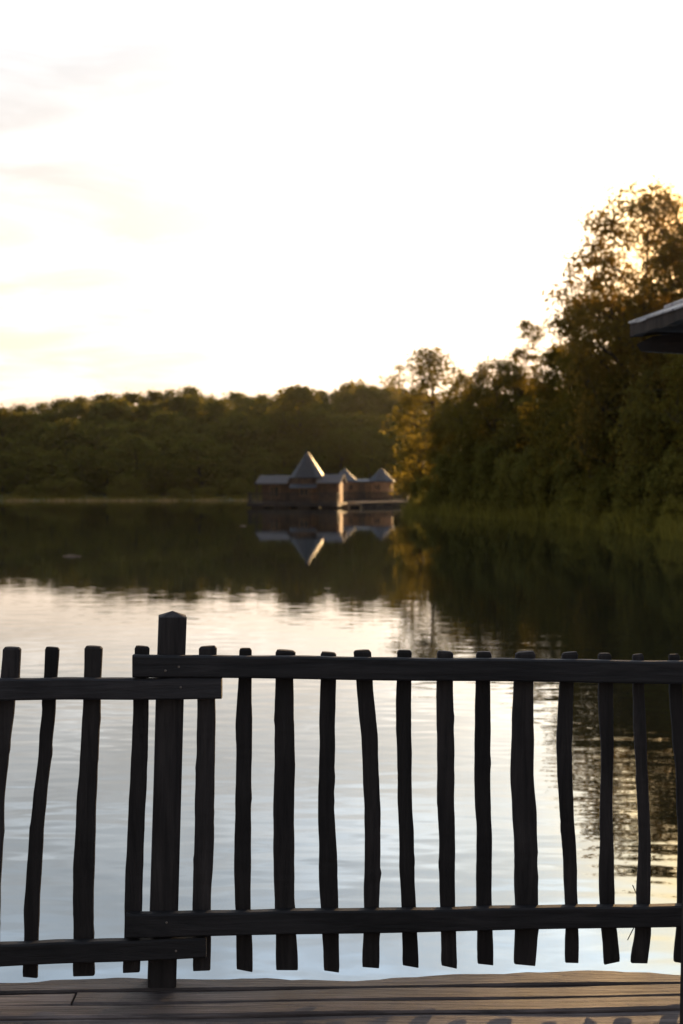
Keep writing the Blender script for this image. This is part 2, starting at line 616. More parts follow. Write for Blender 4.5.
PICKETS = [  # (row y, left x, right x) in picture pixels, top to bottom
    [(647, 4, 21.5), (679, 1, 20), (700, -1, 15.5), (760, -6, 8.5), (800, -8, 5), (890, -14, 1), (975, -17, -1)],
    [(647, 45.5, 59.7), (700, 43.5, 56.3), (750, 39, 52), (799, 34, 47), (835, 29.5, 43.5), (873, 27.3, 41.5), (912, 24.6, 40), (940, 24.5, 38.5), (976, 23.6, 38)],
    [(646, 85, 102.8), (700, 84, 101), (766, 80, 98), (820, 76.5, 96), (865, 74, 94.5), (940, 74, 93.6), (974, 74, 95)],
    [(646, 135, 149.6), (700, 134, 148.8), (782, 130.5, 147), (848, 127, 143.4), (892, 125.5, 142.8), (940, 124.5, 141), (971, 123.5, 140)],
    [(646, 199, 216.7), (700, 198, 215.5), (780, 196, 214.8), (832, 194.8, 214), (911, 193, 211), (969, 193.5, 210.5)],
    [(648, 239.3, 251.6), (679, 238.5, 252), (724, 236, 252), (778, 236.2, 251.6), (857, 234.2, 250.8), (912, 235.8, 251), (969, 237, 252.7)],
    [(650, 275.2, 295.7), (679, 275.6, 293.8), (720, 274.9, 293.9), (766, 274.4, 295), (841, 273.2, 294), (912, 275.2, 295), (968, 276.4, 298)],
    [(652, 320.6, 336.4), (679, 320.4, 336.4), (738, 319.4, 334.8), (809, 318.2, 334.4), (872, 319, 337.6), (912, 321, 338.7), (970, 324.1, 339)],
    [(650, 353, 370.7), (679, 356, 373), (738, 361.2, 377.4), (809, 364.4, 380.5), (872, 364.5, 380), (912, 363.6, 379.4), (966, 362.4, 379)],
    [(650, 397, 411.7), (680, 396.4, 411.4), (726, 396, 411), (778, 397.5, 411.7), (849, 399, 413.7), (912, 401.5, 416), (965, 402.6, 418.4)],
    [(651, 436.6, 453), (683, 436.4, 453), (778, 437, 454.2), (857, 439, 454.6), (912, 440, 455.2), (965.5, 441.4, 456.6)],
    [(651.5, 475.5, 491.3), (683, 475.5, 490.2), (766, 474, 490), (837, 476.3, 491.3), (910, 476.2, 491.7), (963, 477.5, 493)],
    [(651.5, 515.3, 535), (683, 513.4, 533), (770, 510.2, 533), (809, 512.2, 536), (857, 514.2, 536.7), (920, 514.8, 538.2), (963, 513.8, 534.7)],
    [(652, 561.5, 577.7), (683, 559.2, 573.4), (750, 556, 571), (809, 559.5, 573.3), (872, 563.5, 576.5), (908, 565, 577.7), (961.6, 565, 578)],
    [(653, 597.8, 610.4), (683, 597.8, 612.8), (766, 601, 612.8), (817, 599.8, 612), (872, 599, 613.6), (908, 599.4, 614.4), (961.6, 603.7, 619)],
    [(654, 631.7, 642.8), (683, 632.5, 644), (738, 633.7, 645.5), (786, 636.8, 648), (841, 638.4, 650), (908, 636, 650), (932, 634.5, 650), (961.6, 630.5, 646.7)],
    [(654, 668, 678.7), (683, 668.8, 681.5), (738, 672, 685), (778, 676, 687.5), (840, 677.5, 690.5), (908, 676.8, 690), (961.6, 673.5, 688.5)],
]


def cat_interp(rows, y):
    for a, b in zip(rows[:-1], rows[1:]):
        if y <= b[0]:
            t = (y - a[0]) / (b[0] - a[0])
            t = t * t * (3 - 2 * t) * .5 + t * .5
            return a[1] + (b[1] - a[1]) * t, a[2] + (b[2] - a[2]) * t
    return rows[-1][1:]


def build_fence():
    rng = random.Random(3)
    root = empty('picket_fence', P(162, 989, fence_y(162)))
    root.location.z = 0
    tag(root, 'dark weathered wooden fence of crooked pickets between two rails on the deck edge', 'fence')
    off = root.location

    def rel(v):
        return v - off
    # pickets, behind the rails
    for rows in PICKETS:
        bm = bmesh.new()
        y0, y1 = rows[0][0], rows[-1][0]
        rings = []
        nst = 64
        skew_t, skew_b = rng.uniform(-.5, .5), rng.uniform(-1, 1)
        lean = rng.uniform(-.006, .006)
        knots = [(rng.uniform(.12, .92), rng.choice((-1, 1)), rng.uniform(.3, .9)) for _ in range(rng.randint(1, 4))]
        w1, w2 = rng.uniform(0, 6), rng.uniform(0, 6)
        for k in range(nst + 1):
            t = k / nst
            y = y0 + (y1 - y0) * t
            l, r = cat_interp(rows, y)
            jl = .28 * math.sin(t * 23 + rng.random() * .8) * (0 < k < nst)
            jr = .28 * math.sin(t * 19 + rng.random() * .8 + 2) * (0 < k < nst)
            jl += .22 * math.sin(t * 47 + w1) * math.sin(t * 11 + w2) * (0 < k < nst)
            jr += .22 * math.sin(t * 41 + w2) * math.sin(t * 13 + w1) * (0 < k < nst)
            for kt, ks, ka in knots:
                g = ka * math.exp(-((t - kt) / .014) ** 2)
                if ks < 0: jl -= g
                else: jr += g
            l, r = l + jl, r + jr
            cx, w = (l + r) / 2, (r - l)
            Y = fence_y(cx) + .018 + lean * (t - .5)
            hw = w * .5 * Y / F_PX
            th = min(hw * .62, .019) * (1 + .08 * math.sin(t * 9 + rng.random()))
            shrink = 1.0
            if k == 0: shrink = .80
            if k == 1 and nst > 10: shrink = 1.0
            c = P(cx, y, Y)
            ring = []
            # half-rounded stake: flat to the rails, rounded behind
            for (ax, ay) in ((-.90, -1), (.90, -1), (1, -.72), (1, .15), (.72, .85), (.25, 1.1), (-.25, 1.1), (-.72, .85), (-1, .15), (-1, -.72)):
                dz = 0
                if k == 0: dz = ax * skew_t * .004
                if k == nst: dz = ax * skew_b * .005
                ring.append(rel(c + Vector((ax * hw * shrink, ay * th * (.8 if k == 0 else 1), dz + (0.0 if k != 1 else .003)))))
            if k == 1:
                y = y0 + 2.2
                cc = P(cx, y, Y)
                ring = [rel(cc + Vector((ax * hw, ay * th, 0))) for (ax, ay) in ((-.90, -1), (.90, -1), (1, -.72), (1, .15), (.72, .85), (.25, 1.1), (-.25, 1.1), (-.72, .85), (-1, .15), (-1, -.72))]
            rings.append(ring)
        add_loft(bm, rings)
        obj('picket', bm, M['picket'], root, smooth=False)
    # post with a pointed cap, behind the rails
    yb = fence_y(166) + .030
    pts = [(989.5, 147.6, 176.0), (911, 150, 178), (780, 154, 181.5), (700, 156, 183.6), (617.5, 158.9, 186.6)]
    bm = bmesh.new()
    rings = []
    for y, l, r in pts:
        a, b = P(l, y, yb - .027), P(r, y, yb - .027)
        if y > 985: a.z = b.z = 0.004
        d = .085
        c = .007
        rings.append([rel(Vector(q)) for q in ((a.x + c, a.y, a.z), (b.x - c, a.y, a.z), (b.x, a.y + c, a.z), (b.x - .012, a.y + d, a.z), (a.x - .012, a.y + d, a.z), (a.x, a.y + c, a.z))])
    apex_c = P(172.6, 611, yb)
    top = rings[-1]
    ctr = sum(top, Vector()) / 6
    ap = Vector((ctr.x, ctr.y, rel(apex_c).z))
    rings.append([ap + (q - ctr) * .04 for q in top])
    add_loft(bm, rings)
    obj('fence_post', bm, M['picket'], root, bevel=.003)

    # rails, on the viewer's side
    def rail(x0, t0, b0, x1, t1, b1, screws, dy=0.0):
        bm = bmesh.new()
        rings = []
        n = 40
        for k in range(n + 1):
            t = k / n
            x = x0 + (x1 - x0) * t
            yt = t0 + (t1 - t0) * t + .35 * math.sin(t * 17 + x0) + .25 * math.sin(t * 41)
            ybm = b0 + (b1 - b0) * t + .35 * math.sin(t * 14 + 2 + x0)
            Y = fence_y(x) - .041 + dy
            a, b = P(x, yt, Y), P(x, ybm, Y)
            d = .038
            c = .005
            rings.append([rel(Vector(q)) for q in ((a.x, a.y, a.z - c), (a.x, a.y + c, a.z), (a.x, a.y + d - c, a.z), (a.x, a.y + d, a.z - c),
                                                   (b.x, b.y + d, b.z + c), (b.x, b.y + d - c, b.z), (b.x, b.y + c, b.z), (b.x, b.y, b.z + c))])
        add_loft(bm, rings)
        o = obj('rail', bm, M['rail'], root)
        for sx, sy in screws:
            c = rel(P(sx, sy, fence_y(sx) - .0415 + dy))
            bm = bmesh.new()
            nn = 10
            def ringf(r, y):
                return [Vector((c.x + r * math.cos(2 * math.pi * i / nn), c.y + y, c.z + r * math.sin(2 * math.pi * i / nn))) for i in range(nn)]
            add_loft(bm, [ringf(.0036, .004), ringf(.0036, -.0006), ringf(.0026, -.0016)])
            obj('screw', bm, M['screw'], o, smooth=False)
    rail(132.2, 655.2, 677.4, 760, 662.5, 685, [(165.5, 670.7), (178.8, 666.8)])
    rail(-150, 679.6, 701.5, 221.4, 678.4, 699.4, [(180.7, 687.2)], .002)
    rail(125.6, 914.4, 938.6, 760, 905, 925.6, [(166.6, 922.5)])
    rail(-150, 949.5, 973, 206, 938.6, 958.6, [(176, 951)], .002)


build_fence()


def build_corner_post():
    bm = bmesh.new()
    Y = 3.72
    x0 = P(679.6, 1024, Y + .085).x
    x1 = x0 + .085
    rings = []
    for z, dx in ((.002, -.002), (.35, .004), (.62, .014), (.95, .026)):
        rings.append([Vector(q) for q in ((x0 + dx, Y, z), (x1 + dx, Y, z), (x1 + dx, Y + .085, z), (x0 + dx, Y + .085, z))])
    ctr = sum(rings[-1], Vector()) / 4
    rings.append([ctr + (q - ctr) * .1 + Vector((0, 0, .03)) for q in rings[-1]])
    add_loft(bm, rings)
    tag(obj('deck_post', bm, M['picket'], bevel=.004), 'dark square post on the deck in front of the rails, cut by the picture edge', 'post')


build_corner_post()


def build_twig():
    Y = fence_y(640) + .041
    pts = [P(632.5, 885, Y), P(636, 893, Y), P(639, 902, Y), P(640, 912, Y), P(637, 922, Y), P(632, 931, Y), P(627.5, 940, Y)]
    bm = bmesh.new()
    for a, b in zip(pts[:-1], pts[1:]):
        add_tube(bm, a, b, .0016, .0016, 5)
    tag(obj('twig', bm, M['picket']), 'thin curved dry twig caught on the lower rail by a picket', 'twig')


build_twig()


# ------------------------------------------------------------------ trees
def seg_tubes(segs, n=6):
    """segs: list of (p0, p1, r0, r1) -> verts, quad faces"""
    V, Fc = [], []
    ang = np.arange(n) * 2 * math.pi / n
    base = 0
    for p0, p1, r0, r1 in segs:
        p0, p1 = np.asarray(p0, float), np.asarray(p1, float)
        d = p1 - p0
        d /= (np.linalg.norm(d) + 1e-9)
        a = np.cross(d, [0, 0, 1.0] if abs(d[2]) < .9 else [1.0, 0, 0])
        a /= np.linalg.norm(a)
        b = np.cross(d, a)
        c = np.cos(ang)[:, None] * a + np.sin(ang)[:, None] * b
        V.append(p0 + c * r0); V.append(p1 + c * r1)
        i = np.arange(n)
        j = (i + 1) % n
        Fc.append(np.stack([base + i, base + j, base + n + j, base + n + i], -1))
        base += 2 * n
    return np.concatenate(V), np.concatenate(Fc)


def leaf_quads(rng, centres, size, out=None, droop=0.0):
    """rhombic leaves at the given centres, their faces turned loosely outwards"""
    n = len(centres)
    nn = rng.normal(size=(n, 3))
    if out is not None:
        nn = nn * .55 + out
    nn /= np.linalg.norm(nn, axis=1)[:, None] + 1e-9
    u = rng.normal(size=(n, 3))
    u[:, 2] -= droop
    u -= nn * (u * nn).sum(1)[:, None]
    u /= np.linalg.norm(u, axis=1)[:, None] + 1e-9
    v = np.cross(nn, u)
    s = size * rng.uniform(.6, 1.35, n)[:, None]
    q = np.stack([centres - u * s * .5, centres + v * s * .30 - u * s * .05, centres + u * s * .5, centres - v * s * .30 - u * s * .05], 1)
    return q.reshape(-1, 3), np.arange(n * 4).reshape(n, 4)


def outward(pts, local, core):
    a = local / (np.linalg.norm(local, axis=1)[:, None] + 1e-9)
    b = pts - core
    b = b / (np.linalg.norm(b, axis=1)[:, None] + 1e-9)
    return a * .6 + b * .5 + np.array([0, 0, .35])


def grow(rng, h, profile, clumps, per, leaf, clump_r=.6, lobes=7, inner=.35, lean=0.0, trunk_r=None, droop=0.0, sparse_top=0.0):
    """profile: list of (height fraction, radius in m). Returns trunk mesh data and crown mesh data"""
    pf = np.array(profile)
    tr = trunk_r or h * .018
    # a slightly crooked trunk
    nt_ = 7
    tz = np.linspace(0, h * .88, nt_)
    tx = np.cumsum(np.r_[0, rng.normal(0, h * .012, nt_ - 1)]) + lean * tz
    ty = np.cumsum(np.r_[0, rng.normal(0, h * .012, nt_ - 1)])
    trunk = np.stack([tx, ty, tz], -1)
    segs = []
    rad = lambda z: tr * (1 - .9 * min(1, z / (h * .9))) + .012
    for a, b in zip(trunk[:-1], trunk[1:]):
        segs.append((a, b, rad(a[2]), rad(b[2])))

    def trunk_at(z):
        return np.array([np.interp(z, tz, tx), np.interp(z, tz, ty), min(z, h * .88)])
    # lobes: big boughs, each with a direction and reach, so the outline is uneven
    la = rng.uniform(0, 2 * math.pi, lobes)
    lz = rng.uniform(pf[0, 0], pf[-1, 0], lobes)
    cs = []
    for _ in range(clumps):
        zf = pf[0, 0] + (pf[-1, 0] - pf[0, 0]) * rng.random() ** .9
        r = np.interp(zf, pf[:, 0], pf[:, 1])
        a = rng.uniform(0, 2 * math.pi)
        near = np.max(np.cos(a - la) * np.exp(-((zf - lz) / .12) ** 2))
        k = .80 + .28 * max(near, 0) + rng.normal(0, .07)
        rr = r * k * (inner + (1 - inner) * math.sqrt(rng.random()))
        if sparse_top and rng.random() < sparse_top * max(0, (zf - .55) / .45):
            continue
        cs.append((rr * math.cos(a), rr * math.sin(a), zf * h))
    cs = np.array(cs)
    cs[:, 0] += np.interp(cs[:, 2], tz, tx)
    cs[:, 1] += np.interp(cs[:, 2], tz, ty)
    # boughs: some clumps are joined to the trunk, the others to the nearest bough
    order = rng.permutation(len(cs))
    nb = min(len(cs), max(8, lobes * 3))
    nodes = []
    for i in order[:nb]:
        c = cs[i]
        out = math.hypot(c[0], c[1])
        b = trunk_at(max(h * .12, c[2] - out * rng.uniform(.5, 1.0)))
        mid = (b + c) / 2 + np.array([0, 0, .06 * out]) + rng.normal(0, .05 * out, 3)
        rb = max(.025, rad(b[2]) * .45)
        segs.append((b, mid, rb, rb * .6)); segs.append((mid, c, rb * .6, .012))
        nodes += [mid, c]
    nodes = np.array(nodes)
    for i in order[nb:]:
        c = cs[i]
        dd = np.linalg.norm(nodes - c, axis=1) + np.where(nodes[:, 2] > c[2] + .3, 2.0, 0)
        segs.append((nodes[int(np.argmin(dd))], c, .022, .008))
    # leaves
    n = len(cs) * per
    which = np.repeat(np.arange(len(cs)), per)
    sz = rng.uniform(.65, 1.3, len(cs))[which][:, None]
    g = rng.normal(size=(n, 3)) * np.array([1, 1, .62]) * clump_r * .55 * sz
    if droop:
        g[:, 2] -= np.abs(rng.normal(size=n)) * droop
    L = cs[which] + g
    return seg_tubes(segs), leaf_quads(rng, L, leaf, outward(L, g, np.array([0, 0, h * .5])), .5 if droop else 0)


def tree_meshes(seed, **kw):
    rng = np.random.default_rng(seed)
    (tv, tf), (lv, lf) = grow(rng, **kw)
    t = np_mesh('trunk', tv, tf)
    t.polygons.foreach_set('use_smooth', [True] * len(t.polygons))
    t.materials.append(M['bark'])
    return t, np_mesh('crown', lv, lf)


VARIANTS = {}


def variant(name, mat, seed, h, **kw):
    t, c = tree_meshes(seed, h=h, **kw)
    c.materials.append(M[mat])
    co = np.empty(len(c.vertices) * 3, np.float32)
    c.vertices.foreach_get('co', co)
    VARIANTS[name] = (t, c, float(np.percentile(co[2::3], 99.7)))


def place_tree(name, kind, x, y, h, label, group=None, rz=0.0, wide=1.0, cat='tree'):
    t, c, h0 = VARIANTS[kind]
    z = float(ground_z(np.array([x]), np.array([y]))[0]) - .08
    o = empty(name, (x, y, z), rz)
    s = h / h0
    o.scale = (s * wide, s * wide, s)
    tag(o, label, cat, group)
    link_mesh('trunk', t, None, o)
    link_mesh('crown', c, None, o)
    return o


def at_px(px, Y):
    return (px - 341.5) * Y / F_PX


def h_for(ytop, Y, x):
    g = float(ground_z(np.array([x]), np.array([Y]))[0])
    return EYE - (ytop - HOR) * Y / F_PX - g


variant('broad', 'leaf', 11, 14, profile=[(.10, 2.8), (.25, 4.2), (.5, 4.8), (.75, 4.4), (.9, 3.5), (1.0, 1.9)], clumps=400, per=52, leaf=.27, clump_r=.85)
variant('broad_dense', 'leaf', 12, 12, profile=[(.05, 2.8), (.25, 4.1), (.5, 4.5), (.75, 4.1), (.9, 3.1), (1.0, 1.5)], clumps=400, per=55, leaf=.27, clump_r=.85)
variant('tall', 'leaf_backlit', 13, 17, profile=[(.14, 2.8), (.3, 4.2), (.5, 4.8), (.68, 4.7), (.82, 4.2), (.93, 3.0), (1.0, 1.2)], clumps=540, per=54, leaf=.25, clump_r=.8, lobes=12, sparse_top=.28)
variant('airy', 'leaf_olive', 14, 13, profile=[(.10, .9), (.35, 1.9), (.55, 2.6), (.72, 2.5), (.84, 2.3), (.93, 1.2), (1.0, .2)], clumps=230, per=42, leaf=.24, clump_r=.62, lobes=9, sparse_top=.3)
variant('slim', 'leaf', 15, 14, profile=[(.55, .5), (.75, .8), (.88, 1.3), (.96, .9), (1.0, .3)], clumps=60, per=40, leaf=.22, clump_r=.5, lobes=5, trunk_r=.13)
variant('willow', 'leaf_olive', 16, 9, profile=[(.10, 2.4), (.3, 3.2), (.6, 3.3), (.85, 2.2), (1.0, .6)], clumps=200, per=60, leaf=.25, clump_r=.65, droop=.8)
for k in range(4):
    variant('far%d' % k, 'leaf_far', 30 + k, 15, profile=[(.04, 3.2), (.3, 4.3), (.55, 4.5), (.78, 3.4), (.92, 2.0), (1.0, .6)], clumps=230, per=24, leaf=.55, clump_r=1.15, lobes=8)

variant('far_airy', 'leaf_olive', 35, 15, profile=[(.2, 2.5), (.4, 3.6), (.6, 4.0), (.8, 3.4), (1.0, .8)], clumps=130, per=20, leaf=.5, clump_r=1.0, lobes=9, sparse_top=.3)


def shore_y(px):
    """distance at which the line of sight at a picture column meets the right bank"""
    ys = np.arange(40, 125, .25)
    d = shore_dist((px - 341.5) * ys / F_PX, ys)
    hit = np.nonzero(d > 0)[0]
    return float(ys[hit[0]]) if len(hit) else 112.0


def build_right_bank():
    G = 'trees on the right bank'
    spec = [  # kind, px, ytop, Y, wide, rz, label
        ('tall', 648, 186, 72, .92, .4, 'tallest tree on the right bank, ragged crown with bright sky gaps'),
        ('tall', 716, 222, 66, 1.0, 2.2, 'tall tree at the right edge of the picture, lit orange from behind'),
        ('broad', 603, 288, 79, .74, .9, 'dark leafy tree against the left flank of the tallest tree'),
        ('broad_dense', 570, 342, 84, .72, 2.0, 'rounded dark tree just right of the thin bare-stemmed tree'),
        ('slim', 531, 318, 103, 1.0, .3, 'thin tree with a bare stem and small tuft crown rising above the others'),
        ('broad', 497, 358, 96, .85, 4.1, 'broad dark tree in the middle of the right bank, lumpy top'),
        ('airy', 466, 372, 101, .85, 1.2, 'small loose tree between the broad dark tree and the airy pointed tree'),
        ('airy', 420, 348, 111, 1.4, 2.9, 'airy yellowish tree with a pointed top shoot at the tip of the right bank'),
        ('broad_dense', 454, 402, 107, .8, 5.0, 'low rounded tree under the airy pointed tree near the bank tip'),
        ('willow', 524, 398, 86, 1.0, .2, 'low drooping tree under the thin bare-stemmed tree'),
        ('willow', 578, 388, 76, 1.0, 1.7, 'low drooping olive tree in front of the dark leafy tree'),
        ('broad_dense', 626, 372, 69, .8, 3.3, 'dense dark tree in front of the trunk of the tallest tree'),
        ('willow', 668, 366, 62, .95, 4.4, 'drooping tree under the shingled eave at the right edge'),
        ('broad_dense', 718, 330, 60, .9, .8, 'dense tree mostly cut off by the right edge, below the orange lit tree'),
        ('broad', 645, 300, 84, .95, 5.2, None), ('broad', 690, 290, 82, 1.1, 1.2, None), ('broad_dense', 592, 355, 92, .8, 2.8, None),
        ('broad_dense', 540, 380, 99, .85, .5, None), ('broad_dense', 480, 388, 108, .9, 1.9, None), ('broad_dense', 512, 374, 104, .8, 3.9, None),
    ]
    for kind, px, yt, Y, wide, rz, label in spec:
        if px < 700:
            Y = max(Y, shore_y(px) + 7.5)
        x = at_px(px, Y)
        place_tree('bank_tree', kind, x, Y, h_for(yt, Y, x), label or 'unseen tree added past the right frame edge to shade the deck', G, rz, wide)
    # unseen trees added outside the frame to keep most sun off the deck
    for x, y, h, rz in ((17.6, 56, 15.5, .2), (25.2, 72, 13.2, 4.1), (31, 80, 12, 2.0), (24, 96, 13, .7), (36, 104, 13, 3.0)):
        place_tree('bank_tree', 'broad', x, y, h, 'unseen tree added past the right frame edge to shade the deck', G, rz, 0.55 if y == 56 else 1.0)


build_right_bank()


def bush_mesh(seed, rx, h, clumps, per, leaf, mat, cr=.4):
    rng = np.random.default_rng(seed)
    a = rng.uniform(0, 2 * math.pi, clumps)
    zf = rng.random(clumps) ** .8
    r = rx * np.sqrt(np.clip(1 - (zf - .25) ** 2 / .62, .05, 1)) * np.sqrt(rng.random(clumps)) * rng.uniform(.75, 1.15, clumps)
    c = np.stack([r * np.cos(a), r * np.sin(a), zf * h * rng.uniform(.85, 1.1, clumps)], -1)
    wh = np.repeat(np.arange(clumps), per)
    g = rng.normal(size=(clumps * per, 3)) * np.array([1, 1, .8]) * cr * .6
    L = c[wh] + g
    L[:, 2] = np.maximum(L[:, 2], .03)
    v, f = leaf_quads(rng, L, leaf, outward(L, g, np.array([0, 0, h * .25])))
    segs = [((0, 0, -.1), tuple(ci * .9), .025, .008) for ci in c[:: max(1, clumps // 14)]]
    tv, tf = seg_tubes(segs, 5)
    stems = np_mesh('stem', tv, tf)
    stems.materials.append(M['bark'])
    me = np_mesh('foliage', v, f)
    me.materials.append(M[mat])
    return stems, me


def build_shrubs():
    kinds = [bush_mesh(50 + k, 1.7, 2.6, 90, 46, .20, 'leaf_shrub') for k in range(3)]
    pale = [bush_mesh(60 + k, 1.7, 2.6, 90, 46, .20, 'leaf_pale') for k in range(2)]
    rng = random.Random(8)

    def bush(px, yt, Y, width_px, label, group, kinds=kinds):
        x = at_px(px, Y)
        st, fo = kinds[rng.randrange(len(kinds))]
        z = float(ground_z(np.array([x]), np.array([Y]))[0]) - .05
        h = max(.8, EYE - (yt - HOR) * Y / F_PX - z)
        o = empty('shrub', (x, Y, z), rng.uniform(0, 6))
        s = width_px * Y / F_PX / 3.4
        o.scale = (s, s, h / 2.75)
        tag(o, label, 'shrub', group)
        link_mesh('stem', st, None, o)
        link_mesh('foliage', fo, None, o)
    G = 'shrubs along the right bank'
    lab = 'olive green shrub in the row along the foot of the right bank trees'
    for px, yt, Y, w in ((416, 480, 111, 20), (430, 476, 108, 30), (448, 452, 107, 40), (470, 447, 104, 46), (492, 443, 101, 48),
                         (515, 452, 97, 46), (537, 448, 93, 50), (556, 462, 89, 46), (580, 452, 84, 60), (612, 470, 78, 56), (645, 462, 72, 70), (680, 455, 66, 70),
                         (705, 470, 62, 60)):
        bush(px, yt, (shore_y(px) if px < 690 else Y) + 2.2, w, lab, G)
    G2 = 'low bushes at the water on the right'
    for px, yt, Y, w, lb in ((582, 494, 73, 50, 'bright low bush at the waterline, first of the clumps right of the reeds'),
                         (632, 499, 66, 46, 'bright low bush at the waterline, middle clump below the drooping tree'),
                         (676, 501, 59, 40, 'bright low bush at the waterline at the right edge of the picture'),
                         (606, 508, 68, 40, 'low dark bush between two bright waterline bushes')):
        bush(px, yt, shore_y(px) + .7, w, lb, G2, kinds if 'dark' in lb else pale)
    G3 = 'bushes on the far shore'
    for px, yt, Y, w, lb in ((52, 479, 207, 24, 'rounded bush on the far shore, left of the lawn'), (70, 478, 208, 26, 'larger rounded bush beside the left bush on the far shore'),
                         (126, 477, 208, 34, 'single broad bush on the grassy far shore'), (25, 486, 206, 24, 'low bush near the left edge on the far shore'),
                         (178, 488, 206, 22, 'small low bush on the far shore, midway to the floating cabin'), (207, 487, 208, 26, 'low bush on the far shore left of the floating cabin'),
                         (240, 480, 212, 30, 'bush directly behind the left end of the floating cabin'), (352, 486, 216, 40, 'hedge-like bush behind the twin-turret cabin, left part'),
                         (404, 484, 216, 40, 'hedge-like bush behind the twin-turret cabin, right part')):
        bush(px, yt, Y, w, lb, G3)


build_shrubs()


def reeds(name, pts, hmin, hmax, n_per, spread, mat, width, seed, label):
    """blades along a line of points, on the bank just above the water"""
    rng = np.random.default_rng(seed)
    B = []
    for (ax, ay), (bx, by) in zip(pts[:-1], pts[1:]):
        ln = math.hypot(bx - ax, by - ay)
        k = int(ln * n_per)
        t = rng.random(k)
        nx, ny = -(by - ay) / ln, (bx - ax) / ln
        s = np.abs(rng.normal(0, spread, k)) * np.sign(rng.random(k) - .3)
        B.append(np.stack([ax + (bx - ax) * t + nx * s, ay + (by - ay) * t + ny * s], -1))
    B = np.concatenate(B)
    n = len(B)
    z = np.maximum(ground_z(B[:, 0], B[:, 1]), WATER - .25)
    tuft = .65 + .5 * (.5 + .5 * np.sin(B[:, 0] * 1.1 + B[:, 1] * .7)) * rng.uniform(.7, 1.1, n)
    h = rng.uniform(hmin, hmax, n) * tuft
    a = rng.uniform(0, 2 * math.pi, n)
    w = width * rng.uniform(.6, 1.3, n)
    side = np.stack([np.cos(a), np.sin(a), np.zeros(n)], -1) * w[:, None]
    base = np.stack([B[:, 0], B[:, 1], z - .05], -1)
    bend = np.stack([rng.normal(0, .22, n) * h, rng.normal(0, .22, n) * h, h], -1)
    v = np.stack([base - side, base + side, base + bend * [.55, .55, .62] + side * .8, base + bend], 1).reshape(-1, 3)
    me = np_mesh(name, v, np.arange(n * 4).reshape(n, 4))
    tag(link_mesh(name, me, M[mat]), label, 'reeds', kind='stuff')


reeds('reeds', [(15.6, 30), (14.8, 45), (13.6, 57), (13.0, 75), (12.2, 84), (9.3, 95), (6.7, 105), (5.7, 111), (7.5, 116.5)], .7, 1.35, 150, .5, 'reed', .022, 1,
      'green reeds and grass along the waterline of the right bank')
reeds('grass', [(22, 217), (0, 209), (-30, 204.5), (-62, 200.5), (-100, 196)], .3, .8, 60, 2.4, 'leaf', .06, 2, 'grass along the far shore across the lake')
reeds('dry_reeds', [(18, 213.2), (0, 206.3), (-30, 201.3), (-62, 197.3), (-100, 193)], .35, .6, 60, .35, 'dry_reed', .06, 3, 'pale dry reeds at the waterline of the far shore')


def build_far_wood():
    rng = random.Random(21)
    G = 'trees of the wood across the lake'
    lab = 'dark leafy tree in the wood across the lake'
    prof = [(-160, 400), (-60, 404), (0, 405), (40, 403), (75, 398), (110, 394), (160, 391), (200, 391), (235, 392), (262, 397), (285, 390), (300, 386), (325, 391), (350, 384), (385, 382), (410, 388), (430, 396)]

    def top(px):
        for a, b in zip(prof[:-1], prof[1:]):
            if px <= b[0]:
                return a[1] + (b[1] - a[1]) * (px - a[0]) / (b[0] - a[0])
        return 396
    for row, (Y0, drop, step) in enumerate(((278, -1, 20), (252, 6, 22), (234, 20, 24), (222, 42, 28))):
        px = -160 + row * 5
        while px < 428:
            Y = Y0 + rng.uniform(-5, 5)
            x = at_px(px, Y)
            yt = top(px) + drop + rng.uniform(-4, 6.5) + (rng.uniform(0, 10) if row > 1 else 0)
            h = h_for(yt, Y, x)
            k = 'far%d' % rng.randrange(4)
            place_tree('woodland_tree', k, x, Y, h, lab, G, rng.uniform(0, 6), rng.uniform(.85, 1.5) * min(1.25, 17 / h))
            px += step * rng.uniform(.75, 1.2)
    for px, yt, lb in ((352, 380, 'pale airy treetop above the far wood, right of the round treetop'), (383, 379, 'orange tinged airy treetop above the far wood beside the right bank')):
        Y = 262
        x = at_px(px, Y)
        place_tree('woodland_tree', 'far_airy', x, Y, h_for(yt, Y, x), lb, G, px)
    x = at_px(303, 230)
    place_tree('woodland_tree', 'far1', x, 230, h_for(385, 230, x), 'round-topped tree of the far wood standing just above the pointed cabin roof', G, 1.0, 1.15)


build_far_wood()


# ------------------------------------------------------------------ cabins on the lake
def pyramid_roof(bm, cx, cy, z0, z1, r, n=8, thick=.12, rot=0.0):
    def ring(rad, z):
        return [Vector((cx + rad * math.cos(rot + 2 * math.pi * i / n), cy + rad * math.sin(rot + 2 * math.pi * i / n), z)) for i in range(n)]
    add_loft(bm, [ring(r * .96, z0 - thick), ring(r, z0 - thick * .4), ring(r * .93, z0 + .06), ring(r * .48, z0 + (z1 - z0) * .50), ring(r * .03, z1)])


def ngon_wall(bm, cx, cy, z0, z1, r, n=8, rot=0.0):
    def ring(rad, z):
        return [Vector((cx + rad * math.cos(rot + 2 * math.pi * i / n), cy + rad * math.sin(rot + 2 * math.pi * i / n), z)) for i in range(n)]
    add_loft(bm, [ring(r, z0), ring(r, z1)])


def slab(bm, pts, t):
    """sheet with thickness, pts in order, thickness downwards"""
    add_prism(bm, pts, (0, 0, -t))


